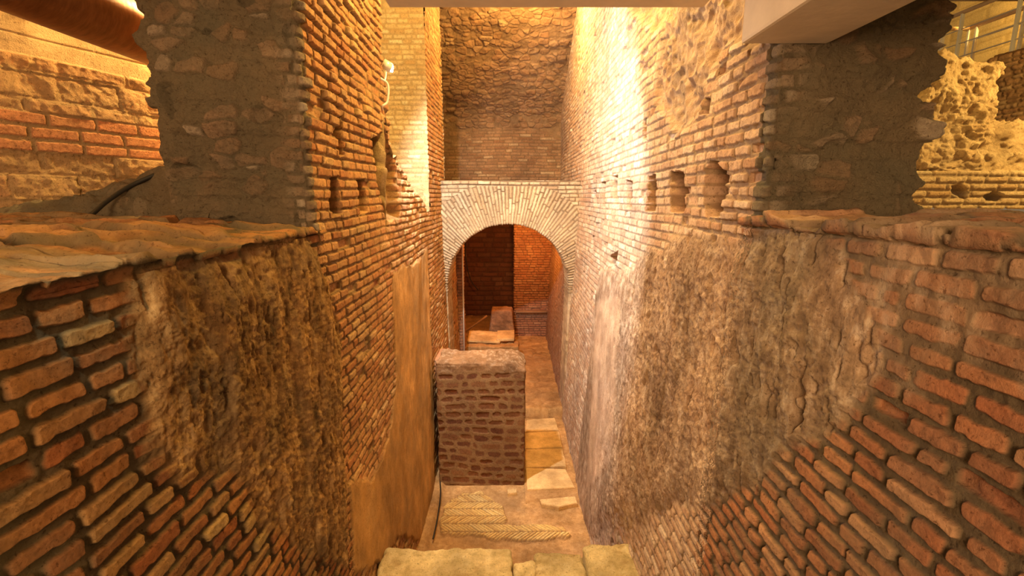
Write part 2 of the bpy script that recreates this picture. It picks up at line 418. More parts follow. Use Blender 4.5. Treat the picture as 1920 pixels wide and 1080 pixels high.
L_NICHE = [[(627, 222), (638, 216), (640, 292), (628, 296)],
           [(612, 335), (628, 328), (634, 400), (614, 408)],
           [(668, 337), (683, 334), (686, 398), (670, 402)]]
L_BROKEN = [(700, 262), (722, 240), (738, 300), (746, 400), (718, 405), (706, 340)]
L_PLAST = [(225, 520), (260, 480), (420, 470), (560, 440), (580, 470), (620, 540), (640, 640), (640, 900), (640, 1075), (470, 1000), (420, 900), (330, 900), (270, 850), (240, 720)]
L_PL2 = [(735, 510), (770, 490), (802, 470), (806, 700), (802, 1010), (735, 1010), (700, 1060), (650, 1075), (645, 900), (690, 900), (720, 820), (738, 700)]
def d_left(B, N):
    Y, z = B[..., 1], B[..., 2]
    nb = ss(3.4, 1.5, Y)
    h, i1, i2, row = brick(Y, z, sd=11, L=.15, H=.057, m=.008+.006*nb, rc=.007+.006*nb, irr=.7+.5*nb)
    n_lo = fbm(B, .9, 2, 104); n_mid = fbm(B, 6, 3, 109); n_hi = fbm(B, 32, 3, 102)
    p1 = inpoly(Y, z, P2(L_PLAST, -.98)) + .13*fbm(B, 3.5, 4, 121)*np.minimum(1, Y/2.5)+.02*fbm(B, 22, 3, 22)
    p2 = inpoly(Y, z, P2(L_PL2, -.97)) + .09*fbm(B, 3.5, 3, 122)
    m1 = ss(-.01, .05, p1); m2 = ss(0, .04, p2)
    br = ss(-.03, .03, inpoly(Y, z, P2(L_BROKEN, -1.0)) + .06*fbm(B, 5, 3, 133))
    miss = (i2 < .05)*1.0
    near = ss(2.6, 1.6, Y)
    wear = ss(-.1, .7, fbm(B, 1.7, 3, 151))
    bulge = ss(0.15, .6, z)*ss(4.4, 2.6, Y)
    d = (.012+.012*bulge)*h + (i1-.5)*(.012+.02*bulge)*h - miss*h*.03*ss(0, .3, n_mid+.5) + .022*n_lo + .010*n_mid + (.006-.002*h)*n_hi - wear*.010*h
    Ps = B*np.array([1, 1, .35], np.float32)
    t1 = .016+.014*ss(0, .2, p1) + .025*fbm(Ps, 3, 3, 113) + .024*fbm(Ps, 11, 5, 114)+.011*fbm(B, 40, 3, 118) - .05*np.clip(-fbm(Ps, 26, 2, 112)-.3, 0, 1)
    t2 = .022 + .010*fbm(Ps, 3, 3, 115) + .007*fbm(Ps, 14, 3, 116)
    d = mix(d, .010*n_lo+t1, m1); d = mix(d, .012*n_lo+t2, m2)
    d = mix(d, -.10+.07*fbm(B, 6, 4, 134), br)
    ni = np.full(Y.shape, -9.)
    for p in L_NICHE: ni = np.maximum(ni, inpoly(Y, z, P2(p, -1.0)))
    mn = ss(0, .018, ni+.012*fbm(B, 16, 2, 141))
    d = d - mn*.22
    A = np.stack([h*(1-br)*(1-np.maximum(m1, m2)), mix(mix(i1, 0, m1), 1.0, m2), np.clip(np.maximum(np.maximum(m1, m2), br*.4), 0, 1), np.clip(mn*.7+.4*ss(.05, .5, fbm(B, 2.2, 3, 5))*near, 0, 1)], -1)  # alpha darkens niche interiors and mottles the near wall
    return d, A

def wall_grid(side, Y0, Y1, ny, nz, ztop, zbot, dens=.6):
    # rows evenly share the height, columns closer together where the wall is near
    t = np.linspace(0, 1, int(ny*Q)); Y = 1/((1-t)/Y0**dens+t/Y1**dens)**(1/dens)
    w = np.linspace(0, 1, int(nz*Q))
    B = np.zeros((len(Y), len(w), 3))
    zt = ztop(Y)[:, None]; zb = zbot(Y)[:, None]
    z = zt+(zb-zt)*w[None, :]
    B[..., 1] = Y[:, None]; B[..., 2] = z
    B[..., 0] = xr(z) if side > 0 else xl(z)
    return B
zbot = lambda Y: np.maximum(-3.45, -.98*Y-.15)

# ---- right wall, from the pier to the far end
B = wall_grid(1, 1.97, 11.0, 760, 760, lambda Y: np.minimum(3.15, .44*Y+.15), zbot)
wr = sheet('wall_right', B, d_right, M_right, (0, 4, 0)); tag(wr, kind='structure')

# ---- left wall upper outline: ruined between the near pier and the far pier
LT = np.array([(2.4, 3.1), (3.95, 3.1), (4.0, 1.6), (4.02, 1.1), (3.93, .80), (4.12, .55), (4.22, .35), (4.45, .28), (4.75, .22), (5.15, .02), (5.5, .0), (5.85, -.16), (6.0, -.15), (6.02, 3.1), (7.36, 3.1), (7.4, .2), (11, .2)])
def ltop(Y):
    return np.interp(Y, [2.3, 3.97, 4.03, 4.13, 4.2, 4.45, 4.75, 5.15, 5.5, 5.85, 6.0, 6.03, 7.34, 7.37, 12], [3.1, 3.1, 1.0, .75, .36, .28, .2, .02, 0, -.16, -.17, 3.1, 3.1, .2, .2])
def keepL(B, d):
    Y, z = B[..., 1], B[..., 2]
    zz = .02*vn(Y*14, z*14, z*0+3.)
    return z < ltop(Y+.015*np.sign(vn(np.floor(z/.057)*3.3, z*0, z*0+8.)))+zz
B = wall_grid(-1, 2.45, 8.6, 700, 760, lambda Y: np.minimum(3.15, .44*Y+.15), zbot)
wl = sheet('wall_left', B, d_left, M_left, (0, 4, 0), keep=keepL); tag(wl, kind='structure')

# ---- near lower walls with the ledge on top
def ledge(side, Y0, Y1, ny, nx, nf, xout, zrim, zback, fn, mat, name):
    t = np.linspace(0, 1, int(ny*Q)); Y = 1/((1-t)/Y0**.6+t/Y1**.6)**(1/.6)
    r = .035
    n1 = int(nx*Q); na = 10; n3 = int(nf*Q)
    B = np.zeros((len(Y), n1+na+n3, 3))
    zr = zrim(Y); zb = zbot(Y)
    u = np.linspace(0, 1, n1)**.6
    ax = xout+(1.0-r-xout)*u                      # |x| from outer to rim
    B[:, :n1, 0] = side*ax[None, :]
    B[:, :n1, 2] = zr[:, None]+(zback(Y)-zr)[:, None]*ss(1.0, 1.5, ax)[None, :]
    q = np.linspace(0, pi/2, na+2)[1:-1]
    B[:, n1:n1+na, 0] = side*(1.0-r+r*np.sin(q))[None, :]
    B[:, n1:n1+na, 2] = zr[:, None]-r+r*np.cos(q)[None, :]
    w = np.linspace(0, 1, n3)
    z = (zr-r)[:, None]+((zb-zr+r)[:, None])*w[None, :]
    B[:, n1+na:, 2] = z; B[:, n1+na:, 0] = xr(z) if side > 0 else xl(z)
    B[..., 1] = Y[:, None]
    def f2(B, N):
        d, A = fn(B, N)
        top = ss(.3, .8, N[..., 2])
        X, Y = B[..., 0], B[..., 1]
        # ledge: layered flat stones
        Ps = np.stack([X*.9, Y*2.6, B[..., 2]*0], -1)
        w1, w2, wi = worley(Ps, 2.6, 5)
        st = ss(.02, .16, w2-w1)
        u1, u2, ui = worley(Ps, 1.5, 15)
        dl = (.055*ss(.0, .05, u2-u1)*(ui-.3)+.055*ss(.0, .08, w2-w1)*(wi-.4) + .020*fbm(B*np.array([1, 2, 1], np.float32), 4, 4, 77) + .012*fbm(B*np.array([1, 1.6, 1], np.float32), 14, 4, 78) - .010)
        d = mix(d, dl, top)
        A2 = np.stack([st, wi, np.clip(.45+.9*fbm(B, 5, 3, 79), 0, 1), np.clip(.3*(1-st)+0*X, 0, 1)], -1)
        A = A+(A2-A)*top[..., None]
        return d, A
    o = sheet(name, B, f2, mat, (0, B[len(Y)//2, -1, 1], .0)); return tag(o, kind='structure')
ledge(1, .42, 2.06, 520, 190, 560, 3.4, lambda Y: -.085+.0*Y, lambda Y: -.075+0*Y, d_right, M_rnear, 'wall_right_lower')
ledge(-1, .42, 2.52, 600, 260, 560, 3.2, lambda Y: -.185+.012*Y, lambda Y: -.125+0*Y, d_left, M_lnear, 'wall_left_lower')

# ------------------------------------------------------------------ piers (broken wall ends)
def courses(B, N, amp, sd):
    """each course of the broken end sticks out by its own amount"""
    z = B[..., 2]+.015*vn(B[..., 0]*2, B[..., 1]*2, B[..., 2]*2)
    r = np.floor(z/.075).astype(np.int32)
    f = z/.075-r; e = ss(0, .25, np.minimum(f, 1-f))
    return amp*(r2(r, r*0+3, sd)-.5)*e + amp*.9*(r2(np.floor(z/.21).astype(np.int32), r*0+9, sd)-.5)

def d_pier(sd, inner, Ycut, dcor, brickc=1.0):
    """rubble core on the front, coursed brick on the corridor side"""
    def fn(B, N):
        X, Y, z = B[..., 0], B[..., 1], B[..., 2]
        w1, w2, wi = worley(B+.03*np.stack([vn(X*9, Y*9, z*9)]*3, -1), 8.5, sd, (1, 1, 1.7))
        st = ss(.03, .22, w2-w1)*(wi > .56)*ss(-.35, .15, z+.25*vn(X*2, Y*2, z*2))
        v1, v2, vi = worley(B, 21, sd+3, (1, 1, 1.3))
        d = .034*st*(wi-.2) + .010*ss(0, .3, v2-v1)*vi + .045*fbm(B, 2.6, 4, sd) + .036*fbm(B, 9, 5, sd+1) - .05*(vn(X*5+sd, Y*5, z*8) > .62)
        cx = ss(.35, .9, np.abs(N[..., 0]))
        d = d + courses(B, N, .055, sd)*ss(.2, .9, np.abs(N[..., 0]))*(np.sign(N[..., 0]) != np.sign(inner))
        d = d + .02*courses(B, N, 1.0, sd+5)
        # brick skin towards the corridor
        side = (np.sign(N[..., 0]) == np.sign(inner))
        db, Ab = dcor(B, N)
        k = ss(.45, .75, np.abs(N[..., 0]))*side
        edge = ss(.14, .02, np.abs(X-inner_x))*(1-k)*ss(-.2, .6, fbm(B, 5, 2, sd+8)+.25)
        h2, a1, a2, _ = brick(X, z, sd=sd+20, L=.15, H=.057)
        d = mix(d, .014*h2+(a1-.5)*.02, edge*.9)
        d = mix(d, db, k)
        d = d-.05*ss(Ycut, Ycut+.06, Y)*k
        R = mix(st, h2, edge)
        A = np.stack([R, mix(wi, a1, edge), .35*ss(-.2, .5, fbm(B, 3, 3, sd+4))*(1-edge), .6*ss(.25, .6, fbm(B, 2.2, 3, sd+6))], -1)
        A = A+(Ab-A)*k[..., None]
        return d, A
    inner_x = 1.0*(-1 if inner > 0 else 1)
    return fn
# inner = direction of the corridor side normal
pl = rough_box('masonry_pier', (-1.69, 2.40, -.20), (-1.0, 2.80, 1.45), .0055, d_pier(3, 1, 2.45, d_left), M_rubble, r=.03, faces='xXyZ')
tag(pl, 'dark rubble pier on the left ledge, standing in front of the rusty pipe', 'pier')
pr = rough_box('masonry_pier', (1.0, 1.90, -.15), (1.60, 2.25, 1.2), .005, d_pier(17, -1, 1.97, d_right), M_rubble, r=.03, faces='xXyZ')
tag(pr, 'dark rubble pier on the right ledge under the concrete beam', 'pier')

def d_farpier(B, N):
    X, Y, z = B[..., 0], B[..., 1], B[..., 2]
    a = np.where(np.abs(N[..., 0]) > .7, Y, X)
    h, i1, i2, _ = brick(a, z, sd=41)
    rub = ss(2.1, 2.4, z+.2*fbm(B, 2, 2, 5))
    low = ss(.30, .12, z+.18*fbm(B, 2.5, 2, 9))*ss(.6, .9, np.abs(N[..., 1]))
    d = .014*h+(i1-.5)*.012+.012*fbm(B, 1.2, 2, 6)+.005*fbm(B, 16, 3, 7)
    m = np.maximum(rub, low)
    d = mix(d, .07*fbm(B, 4, 4, 8)-.02, m)
    d = d-.04*(ss(-.98, -1.0, X)*0)
    return d, np.stack([h*(1-m), i1, m*.7, m*0], -1)
fp = rough_box('masonry_pier', (-2.1, 6.0, -.4), (-.995, 7.36, 2.95), .013, d_farpier, M_pale, r=.008, faces='xyYZ')
tag(fp, 'tall pale brick pier beyond the small floodlight, brightly lit', 'pier')
# broken core of the low wall between the two piers
def d_core(B, N):
    w1, w2, wi = worley(B, 7, 3, (1, 1, 1.5)); st = ss(.02, .25, w2-w1)
    d = .05*st*wi+.07*fbm(B, 3, 3, 7)+.015*fbm(B, 16, 3, 8)-.02
    return d, np.stack([st, wi, .4+0*d, 0*d], -1)
def warp_core(V):
    t = (V[:, 1]-4.0)/2.0
    top = np.interp(V[:, 1], [3.9, 4.2, 4.45, 4.75, 5.15, 5.5, 5.85, 6.1], [.75, .38, .28, .2, .02, 0, -.16, -.17])
    k = np.clip((V[:, 2]+.5)/.5, 0, 2); V[:, 2] = -.5+(top+.5)*k*.97; return V
tag(rough_box('wall_left_core', (-1.75, 3.95, -.5), (-1.0, 6.05, 0), .012, d_core, M_pale, r=.02, faces='xyZ', warp=warp_core), kind='structure')
# thickness of the upper left wall behind its face
tag(rough_box('wall_left_inner', (-1.66, 2.7, -.2), (-1.08, 3.98, 3.0), .018, d_core, M_left, r=.03, faces='xyYZ'), kind='structure')

# ------------------------------------------------------------------ arch
def build_arch():
    Yf, Yb = 7.0, 7.55
    cx, cz, R = -.035, -1.28, .905
    # opening outline: left jamb up, semicircle, right jamb down
    nj, na = int(150*Q), int(360*Q)
    zj = np.linspace(-3.5, cz, nj, endpoint=False)
    lj = np.stack([cx-R+.04*np.clip((cz-zj)/2, 0, 1), zj], -1)
    th = np.linspace(pi, 0, na)
    ar = np.stack([cx+R*np.cos(th), cz+R*np.sin(th)], -1)
    rj = np.stack([cx+R-.055*np.clip((cz-zj)/2, 0, 1), zj], -1)[::-1]
    O = np.vstack([lj, ar, rj])
    arc = np.concatenate([[0], np.cumsum(np.hypot(*np.diff(O, axis=0).T))])
    top = .235; xl_, xr_ = -1.12, 1.12
    E = np.zeros_like(O); isarch = np.zeros(len(O))
    for k, (x, z) in enumerate(O):
        if k < nj: E[k] = (xl_, z)
        elif k >= nj+na: E[k] = (xr_, z)
        else:
            dx, dz = math.cos(th[k-nj]), math.sin(th[k-nj]); isarch[k] = 1
            ts = [(top-z)/dz if dz > 1e-4 else 9, (xr_-x)/dx if dx > 1e-4 else 9, (xl_-x)/dx if dx < -1e-4 else 9]
            t = min(ts); E[k] = (x+dx*t, z+dz*t)
    ns, nr = 40, int(150*Q)
    B = np.zeros((len(O), ns+nr, 3))
    y = np.linspace(Yb, Yf+.012, ns)
    B[:, :ns, 0] = O[:, None, 0]; B[:, :ns, 2] = O[:, None, 1]; B[:, :ns, 1] = y[None, :]
    w = np.linspace(0.012, 1, nr)
    B[:, ns:, 0] = O[:, None, 0]+(E-O)[:, None, 0]*w; B[:, ns:, 2] = O[:, None, 1]+(E-O)[:, None, 1]*w; B[:, ns:, 1] = Yf
    ARC = np.broadcast_to(arc[:, None], B.shape[:2]); IA = np.broadcast_to(isarch[:, None], B.shape[:2])
    def fn(B, N):
        X, Y, z = B[..., 0], B[..., 1], B[..., 2]
        rr = np.hypot(X-cx, z-cz); th_ = np.arctan2(z-cz, X-cx)
        rim = R+.60+.03*fbm(B, 3, 2, 3)
        ring = ((rr < rim) & (z > cz-.05)).astype(float)*ss(.17, .14, z)
        # voussoirs: thin bricks set on edge round the opening
        h1, a1, b1, _ = brick(rr, th_*1.15, L=.31, H=.046, m=.011, sd=61, wav=.006)
        h2, a2, b2, _ = brick(X+Y, z, sd=62)
        fr = ss(.3, .7, np.abs(N[..., 1]))
        h = mix(h2, h1, ring); a = mix(a2, a1, ring)
        plas = ss(.0, .5, fbm(B, 1.3, 2, 66))*.5
        jb = ss(cz-.05, cz-.25, z)*(1-ss(.3, .7, np.abs(N[..., 1]))*(np.abs(X) > .98)); h = h*(1-jb); plas = np.maximum(plas, jb)
        d = .022*ss(.165, .19, z)*ss(.3, .6, np.abs(N[..., 1]))+.014*h*(1-plas*.5)+(a-.5)*.008+.006*fbm(B, 2, 2, 64)+.003*fbm(B, 26, 3, 65)
        return d, np.stack([h, a, plas*.8, 0*d], -1)
    o = sheet('brick_arch', B, fn, M_arch, (cx, 4, -1.0))
    return o
ba = build_arch()
# top and back of the arch wall, joined into the same object
def d_plain(sd, k=.01):
    def fn(B, N):
        X, Y, z = B[..., 0], B[..., 1], B[..., 2]
        h, a, _, _ = brick(np.where(np.abs(N[..., 0]) > .7, Y, X), z, sd=sd)
        d = k*h+(a-.5)*k*.8+k*fbm(B, 2, 2, sd)+.5*k*fbm(B, 14, 3, sd+1)
        return d, np.stack([h, a, .1+0*d, 0*d], -1)
    return fn
tag(ba, 'pale brick arch of radiating voussoirs spanning the corridor', 'arch')
g = np.stack(np.meshgrid(np.linspace(-1.1, 1.1, 180), np.linspace(6.99, 9.9, 160), indexing='ij')+[np.zeros((180, 160))], -1)
g[..., 2] = .232
def d_top(B, N):
    d = .012*fbm(B, 4, 3, 5)+.006*fbm(B, 20, 2, 6); return d, np.stack([0*d, 0*d+.5, 0*d+.8, 0*d], -1)
put_top = sheet('arch_top', g[:, :34], d_top, M_arch, (0, 7, 3)); put_top.parent = ba
gb = np.stack(np.meshgrid(np.linspace(-1.1, 1.1, 60), np.linspace(7.54, 10.0, 60), indexing='ij')+[np.zeros((60, 60))], -1); gb[..., 2] = .16
fl2 = sheet('upper_floor', gb, d_top, M_back, (0, 7, 3)); tag(fl2, kind='structure')

# ------------------------------------------------------------------ back wall and vault above the arch
pr_ = np.array([(10.0, .1), (10.0, 1.35), (9.85, 1.6), (9.2, 2.0), (8.5, 2.42), (7.7, 2.80), (6.9, 3.1), (6.0, 3.25)])
tt = np.concatenate([[0], np.cumsum(np.hypot(*np.diff(pr_, axis=0).T))])
t = np.linspace(0, tt[-1], int(460*Q)); yy = np.interp(t, tt, pr_[:, 0]); zz = np.interp(t, tt, pr_[:, 1])
xx = np.linspace(-1.9, 1.08, int(420*Q))
B = np.zeros((len(xx), len(t), 3)); B[..., 0] = xx[:, None]; B[..., 1] = yy; B[..., 2] = zz
TT = np.broadcast_to(t, B.shape[:2])
def d_back(B, N):
    X, z = B[..., 0], B[..., 2]
    h, a, b, _ = brick(X, TT, sd=71, L=.2, H=.06)
    k = ss(1.15, 1.35, TT+.28*((X-.0)/1.0)**2*.9+.1*fbm(B, 2, 2, 73))
    w1, w2, wi = worley(B, 6.5, 4, (1, 1.2, 1.9)); st = ss(.04, .2, w2-w1)*(wi > .35)
    d = .012*h+(a-.5)*.012+.01*fbm(B, 5, 3, 74)
    mid = (np.abs(X+.0) < .33+.05*fbm(B, 3, 2, 4)).astype(float)*.0
    d2 = .030*st*wi+.06*fbm(B, 2.2, 4, 75)+.022*fbm(B, 8, 4, 79)+.012*fbm(B, 20, 3, 76)
    d = mix(d, d2, k)
    return d, np.stack([mix(h, st, k), mix(a, wi, k), k*.3, .5*ss(.1, .6, fbm(B, 1.3, 3, 78))], -1)
tag(sheet('wall_back', B, d_back, M_back, (0, 5, .5)), kind='structure')

# ------------------------------------------------------------------ corridor floor
HB = [onZ(px, py, -3.4) for px, py in [(832, 985), (845, 950), (870, 930), (900, 928), (935, 955), (940, 975), (928, 990), (960, 995), (1055, 992), (1062, 1006), (960, 1012), (835, 1000)]]
x = np.linspace(-1.05, 1.0, int(330*Q)); y = np.linspace(2.9, 7.1, int(640*Q))
B = np.zeros((len(x), len(y), 3)); B[..., 0] = x[:, None]; B[..., 1] = y; B[..., 2] = -3.4
def d_floor(B, N):
    X, Y = B[..., 0], B[..., 1]
    m = ss(0, .03, inpoly(X, Y, HB)+.09*fbm(B, 6, 4, 5)+.06)
    w = .125; r = np.floor(Y/w).astype(np.int32); f = Y/w-r
    sg = np.where(r & 1, 1., -1.)
    q = (X+sg*(f-.5)*w*1.1)/.043; qi = np.floor(q).astype(np.int32); qf = q-qi
    h = ss(.03, .22, np.minimum(qf, 1-qf))*ss(.0, .12, np.minimum(f, 1-f))
    a = r2(qi, r, 4)
    d0 = .012*fbm(B, 2.2, 3, 6)+.005*fbm(B, 14, 3, 7)
    d = d0+m*(.010+.020*h+.006*a)
    # trodden crack across the floor by the slabs
    xc = np.array([onZ(p, q_, -3.4) for p, q_ in [(985, 945), (1010, 940), (1045, 952), (1083, 944)]])
    yc = np.interp(X, xc[:, 0], xc[:, 1]); ck = (X > xc[0, 0])
    d = d+ck*.03*ss(-.01, .02, Y-yc)*ss(.45, .3, Y-yc)
    lf = .045*ss(-.78, -.84, X+.03*fbm(B, 2, 2, 4))
    d = d+lf
    return d, np.stack([m*h, mix(.35, a, m), np.clip(1-m, 0, 1), .35*ss(.05, .5, fbm(B, 1.5, 3, 8))], -1)
tag(sheet('floor', B, d_floor, M_floor, (0, 4, 0)), kind='structure')

# inner room floor, a step higher
x = np.linspace(-2.6, 1.0, int(230*Q)); y = np.linspace(7.02, 13, int(300*Q))
B = np.zeros((len(x), len(y), 3)); B[..., 0] = x[:, None]; B[..., 1] = y; B[..., 2] = -3.26+.02*(y-7)
B[:, 0, 2] = -3.45; B[:, 1, 2] = -3.36; B[:, 1, 1] = 7.02; B[:, 2, 1] = 7.05
def d_floor2(B, N):
    w1, w2, wi = worley(B*np.array([1, 1, .0], np.float32), 4.2, 3); st = ss(.02, .2, w2-w1)
    d = .05*st*(wi-.3)+.05*fbm(B, 2.5, 3, 6)+.012*fbm(B, 14, 3, 7)
    return d, np.stack([0*d, wi, 1+0*d, .4*ss(.05, .5, fbm(B, 1.5, 3, 8))], -1)
tag(sheet('inner_floor', B, d_floor2, M_floor, (0, 9, 2)), kind='structure')

# paving slabs beside the block: outlines measured on the floor
def prism(name, poly, z0, z1, mat, root=None, jag=.004):
    """stone slab with its own outline, gently worn top"""
    import bmesh
    bm = bmesh.new()
    pts = []
    for k in range(len(poly)):
        a = np.array(poly[k]); b = np.array(poly[(k+1) % len(poly)])
        n = max(2, int(np.linalg.norm(b-a)/.03))
        for q in range(n): pts.append(a+(b-a)*q/n)
    pts = [p+jag*np.array([vn(np.array([p[0]*17]), np.array([p[1]*17]), np.array([1.]))[0], vn(np.array([p[0]*17]), np.array([p[1]*17]), np.array([7.]))[0]]) for p in pts]
    lo = [bm.verts.new((p[0], p[1], z0+EYE)) for p in pts]; hi = [bm.verts.new((p[0], p[1], z1+EYE)) for p in pts]
    n = len(pts)
    top = bm.faces.new(hi); bm.faces.new(lo[::-1])
    for k in range(n): bm.faces.new((lo[k], lo[(k+1) % n], hi[(k+1) % n], hi[k]))
    bmesh.ops.recalc_face_normals(bm, faces=bm.faces)
    bmesh.ops.bevel(bm, geom=[e for e in top.edges], offset=.006, segments=2, affect='EDGES')
    me = bpy.data.meshes.new(name); bm.to_mesh(me); bm.free(); me.materials.append(mat)
    at = me.attributes.new('kind_mask', 'FLOAT_COLOR', 'POINT')
    at.data.foreach_set('color', np.tile(np.array([0, .5, 1, 0], np.float32), len(me.vertices)))
    o = bpy.data.objects.new(name, me); COL.objects.link(o)
    if root: put(o, root)
    return o
slabs = [([(986, 877), (1060, 879), (1078, 914), (989, 918)], .030, 'bright yellow square paving slab, nearest to the viewer of those beside the block'),
         ([(985, 842), (1054, 840), (1062, 874), (986, 876)], .026, 'tan paving slab between the bright yellow slab and the darker slabs'),
         ([(985, 811), (1048, 808), (1054, 838), (985, 841)], .030, 'dull brown paving slab, third from the viewer beside the block'),
         ([(988, 787), (1040, 783), (1047, 806), (986, 809)], .024, 'brown paving slab farthest back, just before the step at the arch'),
         ([(1012, 936), (1078, 930), (1083, 943), (1048, 950), (1015, 944)], .035, 'broken thin yellow slab lying loose by the right wall'),
         ([(951, 917), (968, 916), (969, 924), (952, 925)], .016, 'small pale square tile set in the earth floor before the block')]
for pts, hgt, lab in slabs:
    hgt += .022; poly = [onZ(px, py, -3.4+hgt) for px, py in pts]
    tag(prism('paving_slab', poly, -3.44, -3.4+hgt, M_slab), lab, 'paving slab', 'paving slabs on the corridor floor')

# ------------------------------------------------------------------ freestanding block wall
def d_blk(B, N):
    X, Y, z = B[..., 0], B[..., 1], B[..., 2]
    a = np.where(np.abs(N[..., 0]) > .7, Y, X)
    h, i1, i2, _ = brick(a+.02*vn(a*5, z*5, z*0), z+.012*vn(a*6, z*6, z*0+3), L=.175, H=.094, m=.022, sd=81, jit=.6, bev=.014, wav=.045, rc=.036, irr=2.4)
    top = ss(-2.02, -1.9, z+.05*fbm(B, 3, 2, 5))
    d = -.004*h*(1-top)+(i1-.5)*.010*h*(1-top)+.010*fbm(B, 5, 3, 82)+.004*fbm(B, 24, 3, 83)
    d = d+top*.02*fbm(B, 9, 3, 84)
    up = ss(.4, .9, N[..., 2])
    d = d+up*(.05*fbm(B, 3.5, 3, 85)+.02*ss(0, .3, vn(X*9, Y*9, z*0)))
    return d, np.stack([h*(1-top), i1, top*.9, 0*d], -1)
def warp_blk(V):
    k = np.clip((V[:, 2]+3.4)/1.65, 0, 1.1)
    V[:, 2] -= .13*ss(.0, .26, V[:, 0])*ss(.8, 1, k)*1.0
    V[:, 0] -= 0
    return V
# leave the short side rough
bl = rough_box('block_wall', (-.855, 5.22, -3.45), (.175, 5.75, -1.87), .008, d_blk, M_block, r=.03, faces='xXyYZ', warp=warp_blk)
tag(bl, 'freestanding stub wall of small dark tufa blocks in the middle of the corridor', 'wall')
# dark slot of brickwork left of it
def d_slot(B, N):
    d, A = d_plain(91, .014)(B, N); return d+.02*fbm(B, 6, 2, 5), A
tag(rough_box('brick_stub', (-1.02, 5.7, -3.45), (-.80, 6.2, -2.0), .012, d_slot, M_red, r=.03, faces='xXyZ'),
    'narrow brick stub in the dark slot between the block wall and left wall', 'wall')

# ------------------------------------------------------------------ foreground stub with cap stones
def d_cap(sd, k=1.0):
    def fn(B, N):
        d = k*(.022*fbm(B, 3.5, 3, sd)+.018*fbm(B, 12, 5, sd+1)-.04*np.clip(-fbm(B, 9, 3, sd+2)-.25, 0, 1))
        return d, np.stack([0*d, 0*d+.5, 0*d+1, .6*ss(.25, .55, fbm(B, 9, 3, sd+3))], -1)
    return fn
root = empty('stub_wall', (0, 2.7, -3.4), 'low masonry stub wall across the bottom foreground with yellow worn cap stones', 'wall')
put(rough_box('masonry_body', (-.93, 2.15, -3.45), (.90, 3.02, -2.70), .02, d_slot, M_floor, r=.03, faces='xXyYZ'), root)
for lo, hi, sd in [((-.92, 2.1, -2.73), (.012, 3.10, -2.51), 5), ((.012, 2.1, -2.73), (.175, 3.0, -2.535), 25),
                   ((.175, 2.1, -2.73), (.52, 3.06, -2.515), 35), ((.52, 2.1, -2.73), (.90, 3.12, -2.49), 45)]:
    put(rough_box('cap_stone', lo, hi, .008, d_cap(sd), M_cap, r=.035), root)

# ------------------------------------------------------------------ inner room seen through the arch
tag(rough_box('masonry_pier', (.09, 10.85, -3.3), (.95, 11.4, .1), .018, d_plain(101, .016), M_red, r=.02, faces='xyXZ'), 'orange lit brick pier at the back of the room seen through the arch', 'pier')
B = np.zeros((170, 240, 3)); B[..., 0] = np.linspace(-2.6, .4, 170)[:, None]; B[..., 1] = 12.6; B[..., 2] = np.linspace(-3.4, .2, 240)
def d_tb(B, N):
    h, i1, i2, _ = brick(B[..., 0], B[..., 2], L=.3, H=.13, m=.03, sd=111)
    d = .02*h+.02*fbm(B, 5, 3, 5); return d, np.stack([h, i1, .2+0*d, 0*d], -1)
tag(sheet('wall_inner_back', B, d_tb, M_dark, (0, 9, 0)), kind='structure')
B = np.zeros((160, 200, 3)); B[..., 1] = np.linspace(8.6, 12.7, 160)[:, None]; B[..., 0] = -2.6; B[..., 2] = np.linspace(-3.4, .2, 200)
tag(sheet('wall_inner_left', B, d_tb, M_red, (0, 9, 0)), kind='structure')
tag(rough_box('brick_jamb', (-1.5, 8.45, -3.35), (-.86, 8.75, .1), .018, d_plain(121, .014), M_red, r=.02, faces='xyXY'), 'narrow brick jamb just inside the arch on the left', 'pier')
beam('ceiling_inner', (-2.7, 7.5, .02), (1.1, 12.8, .14), M_ceil)['kind'] = 'structure'
tag(rough_box('low_wall', (-1.0, 9.0, -3.35), (.16, 9.35, -2.86), .014, d_cap(55, 1.2), M_floor, r=.03), 'low earthen wall behind the arch carrying loose slabs', 'wall')
for (lo, hi, tilt, lab) in [((-.86, 9.15, -2.85), (-.20, 9.7, -2.80), (-.05, .10), 'long pale slab leaning on the low wall beyond the arch, left one'),
                            ((-.28, 9.2, -2.85), (.08, 9.75, -2.79), (.02, .05), 'smaller pale slab on the low wall beyond the arch, right one')]:
    def W(V, lo=lo, tilt=tilt):
        V[:, 2] += (V[:, 0]-lo[0])*tilt[0]+(V[:, 1]-lo[1])*tilt[1]+.02; return V
    tag(rough_box('stone_slab', lo, hi, .02, d_cap(66, .4), M_slab, r=.015, warp=W), lab, 'stone slab', 'loose slabs beyond the arch')
def Wst(V):
    k = (V[:, 2]+3.2)/.8; V[:, 0] = (V[:, 0]+.19)*(1.12-.28*k)-.19; return V
tag(rough_box('stone_stump', (-.46, 10.1, -3.2), (.08, 10.5, -2.40), .016, d_cap(88, 1.2), M_red, r=.04, warp=Wst), 'squat brown masonry stump in front of the dark back wall', 'masonry block')
tag(tube('leaning_pole', [(-1.5, 9.85, -3.16), (-1.25, 9.9, -2.98), (-.9, 9.95, -2.78), (-.5, 10.02, -2.5)], .022, M_wood, sub=4), 'rough timber pole leaning against the brown masonry stump', 'pole')
tag(tube('wall_pipe', [(.12, 10.78, -2.60), (.5, 10.78, -2.60), (.84, 10.78, -2.60)], .035, M_wood), 'horizontal pipe fixed across the orange lit brick pier', 'pipe')
tag(tube('hanging_cable', [(-1.15, 12.5, -.9), (-1.17, 12.45, -1.5), (-1.05, 12.4, -2.1), (-.85, 12.4, -2.4)], .012, M_black, sub=6), 'thin cable hanging on the dark back wall through the arch', 'cable')
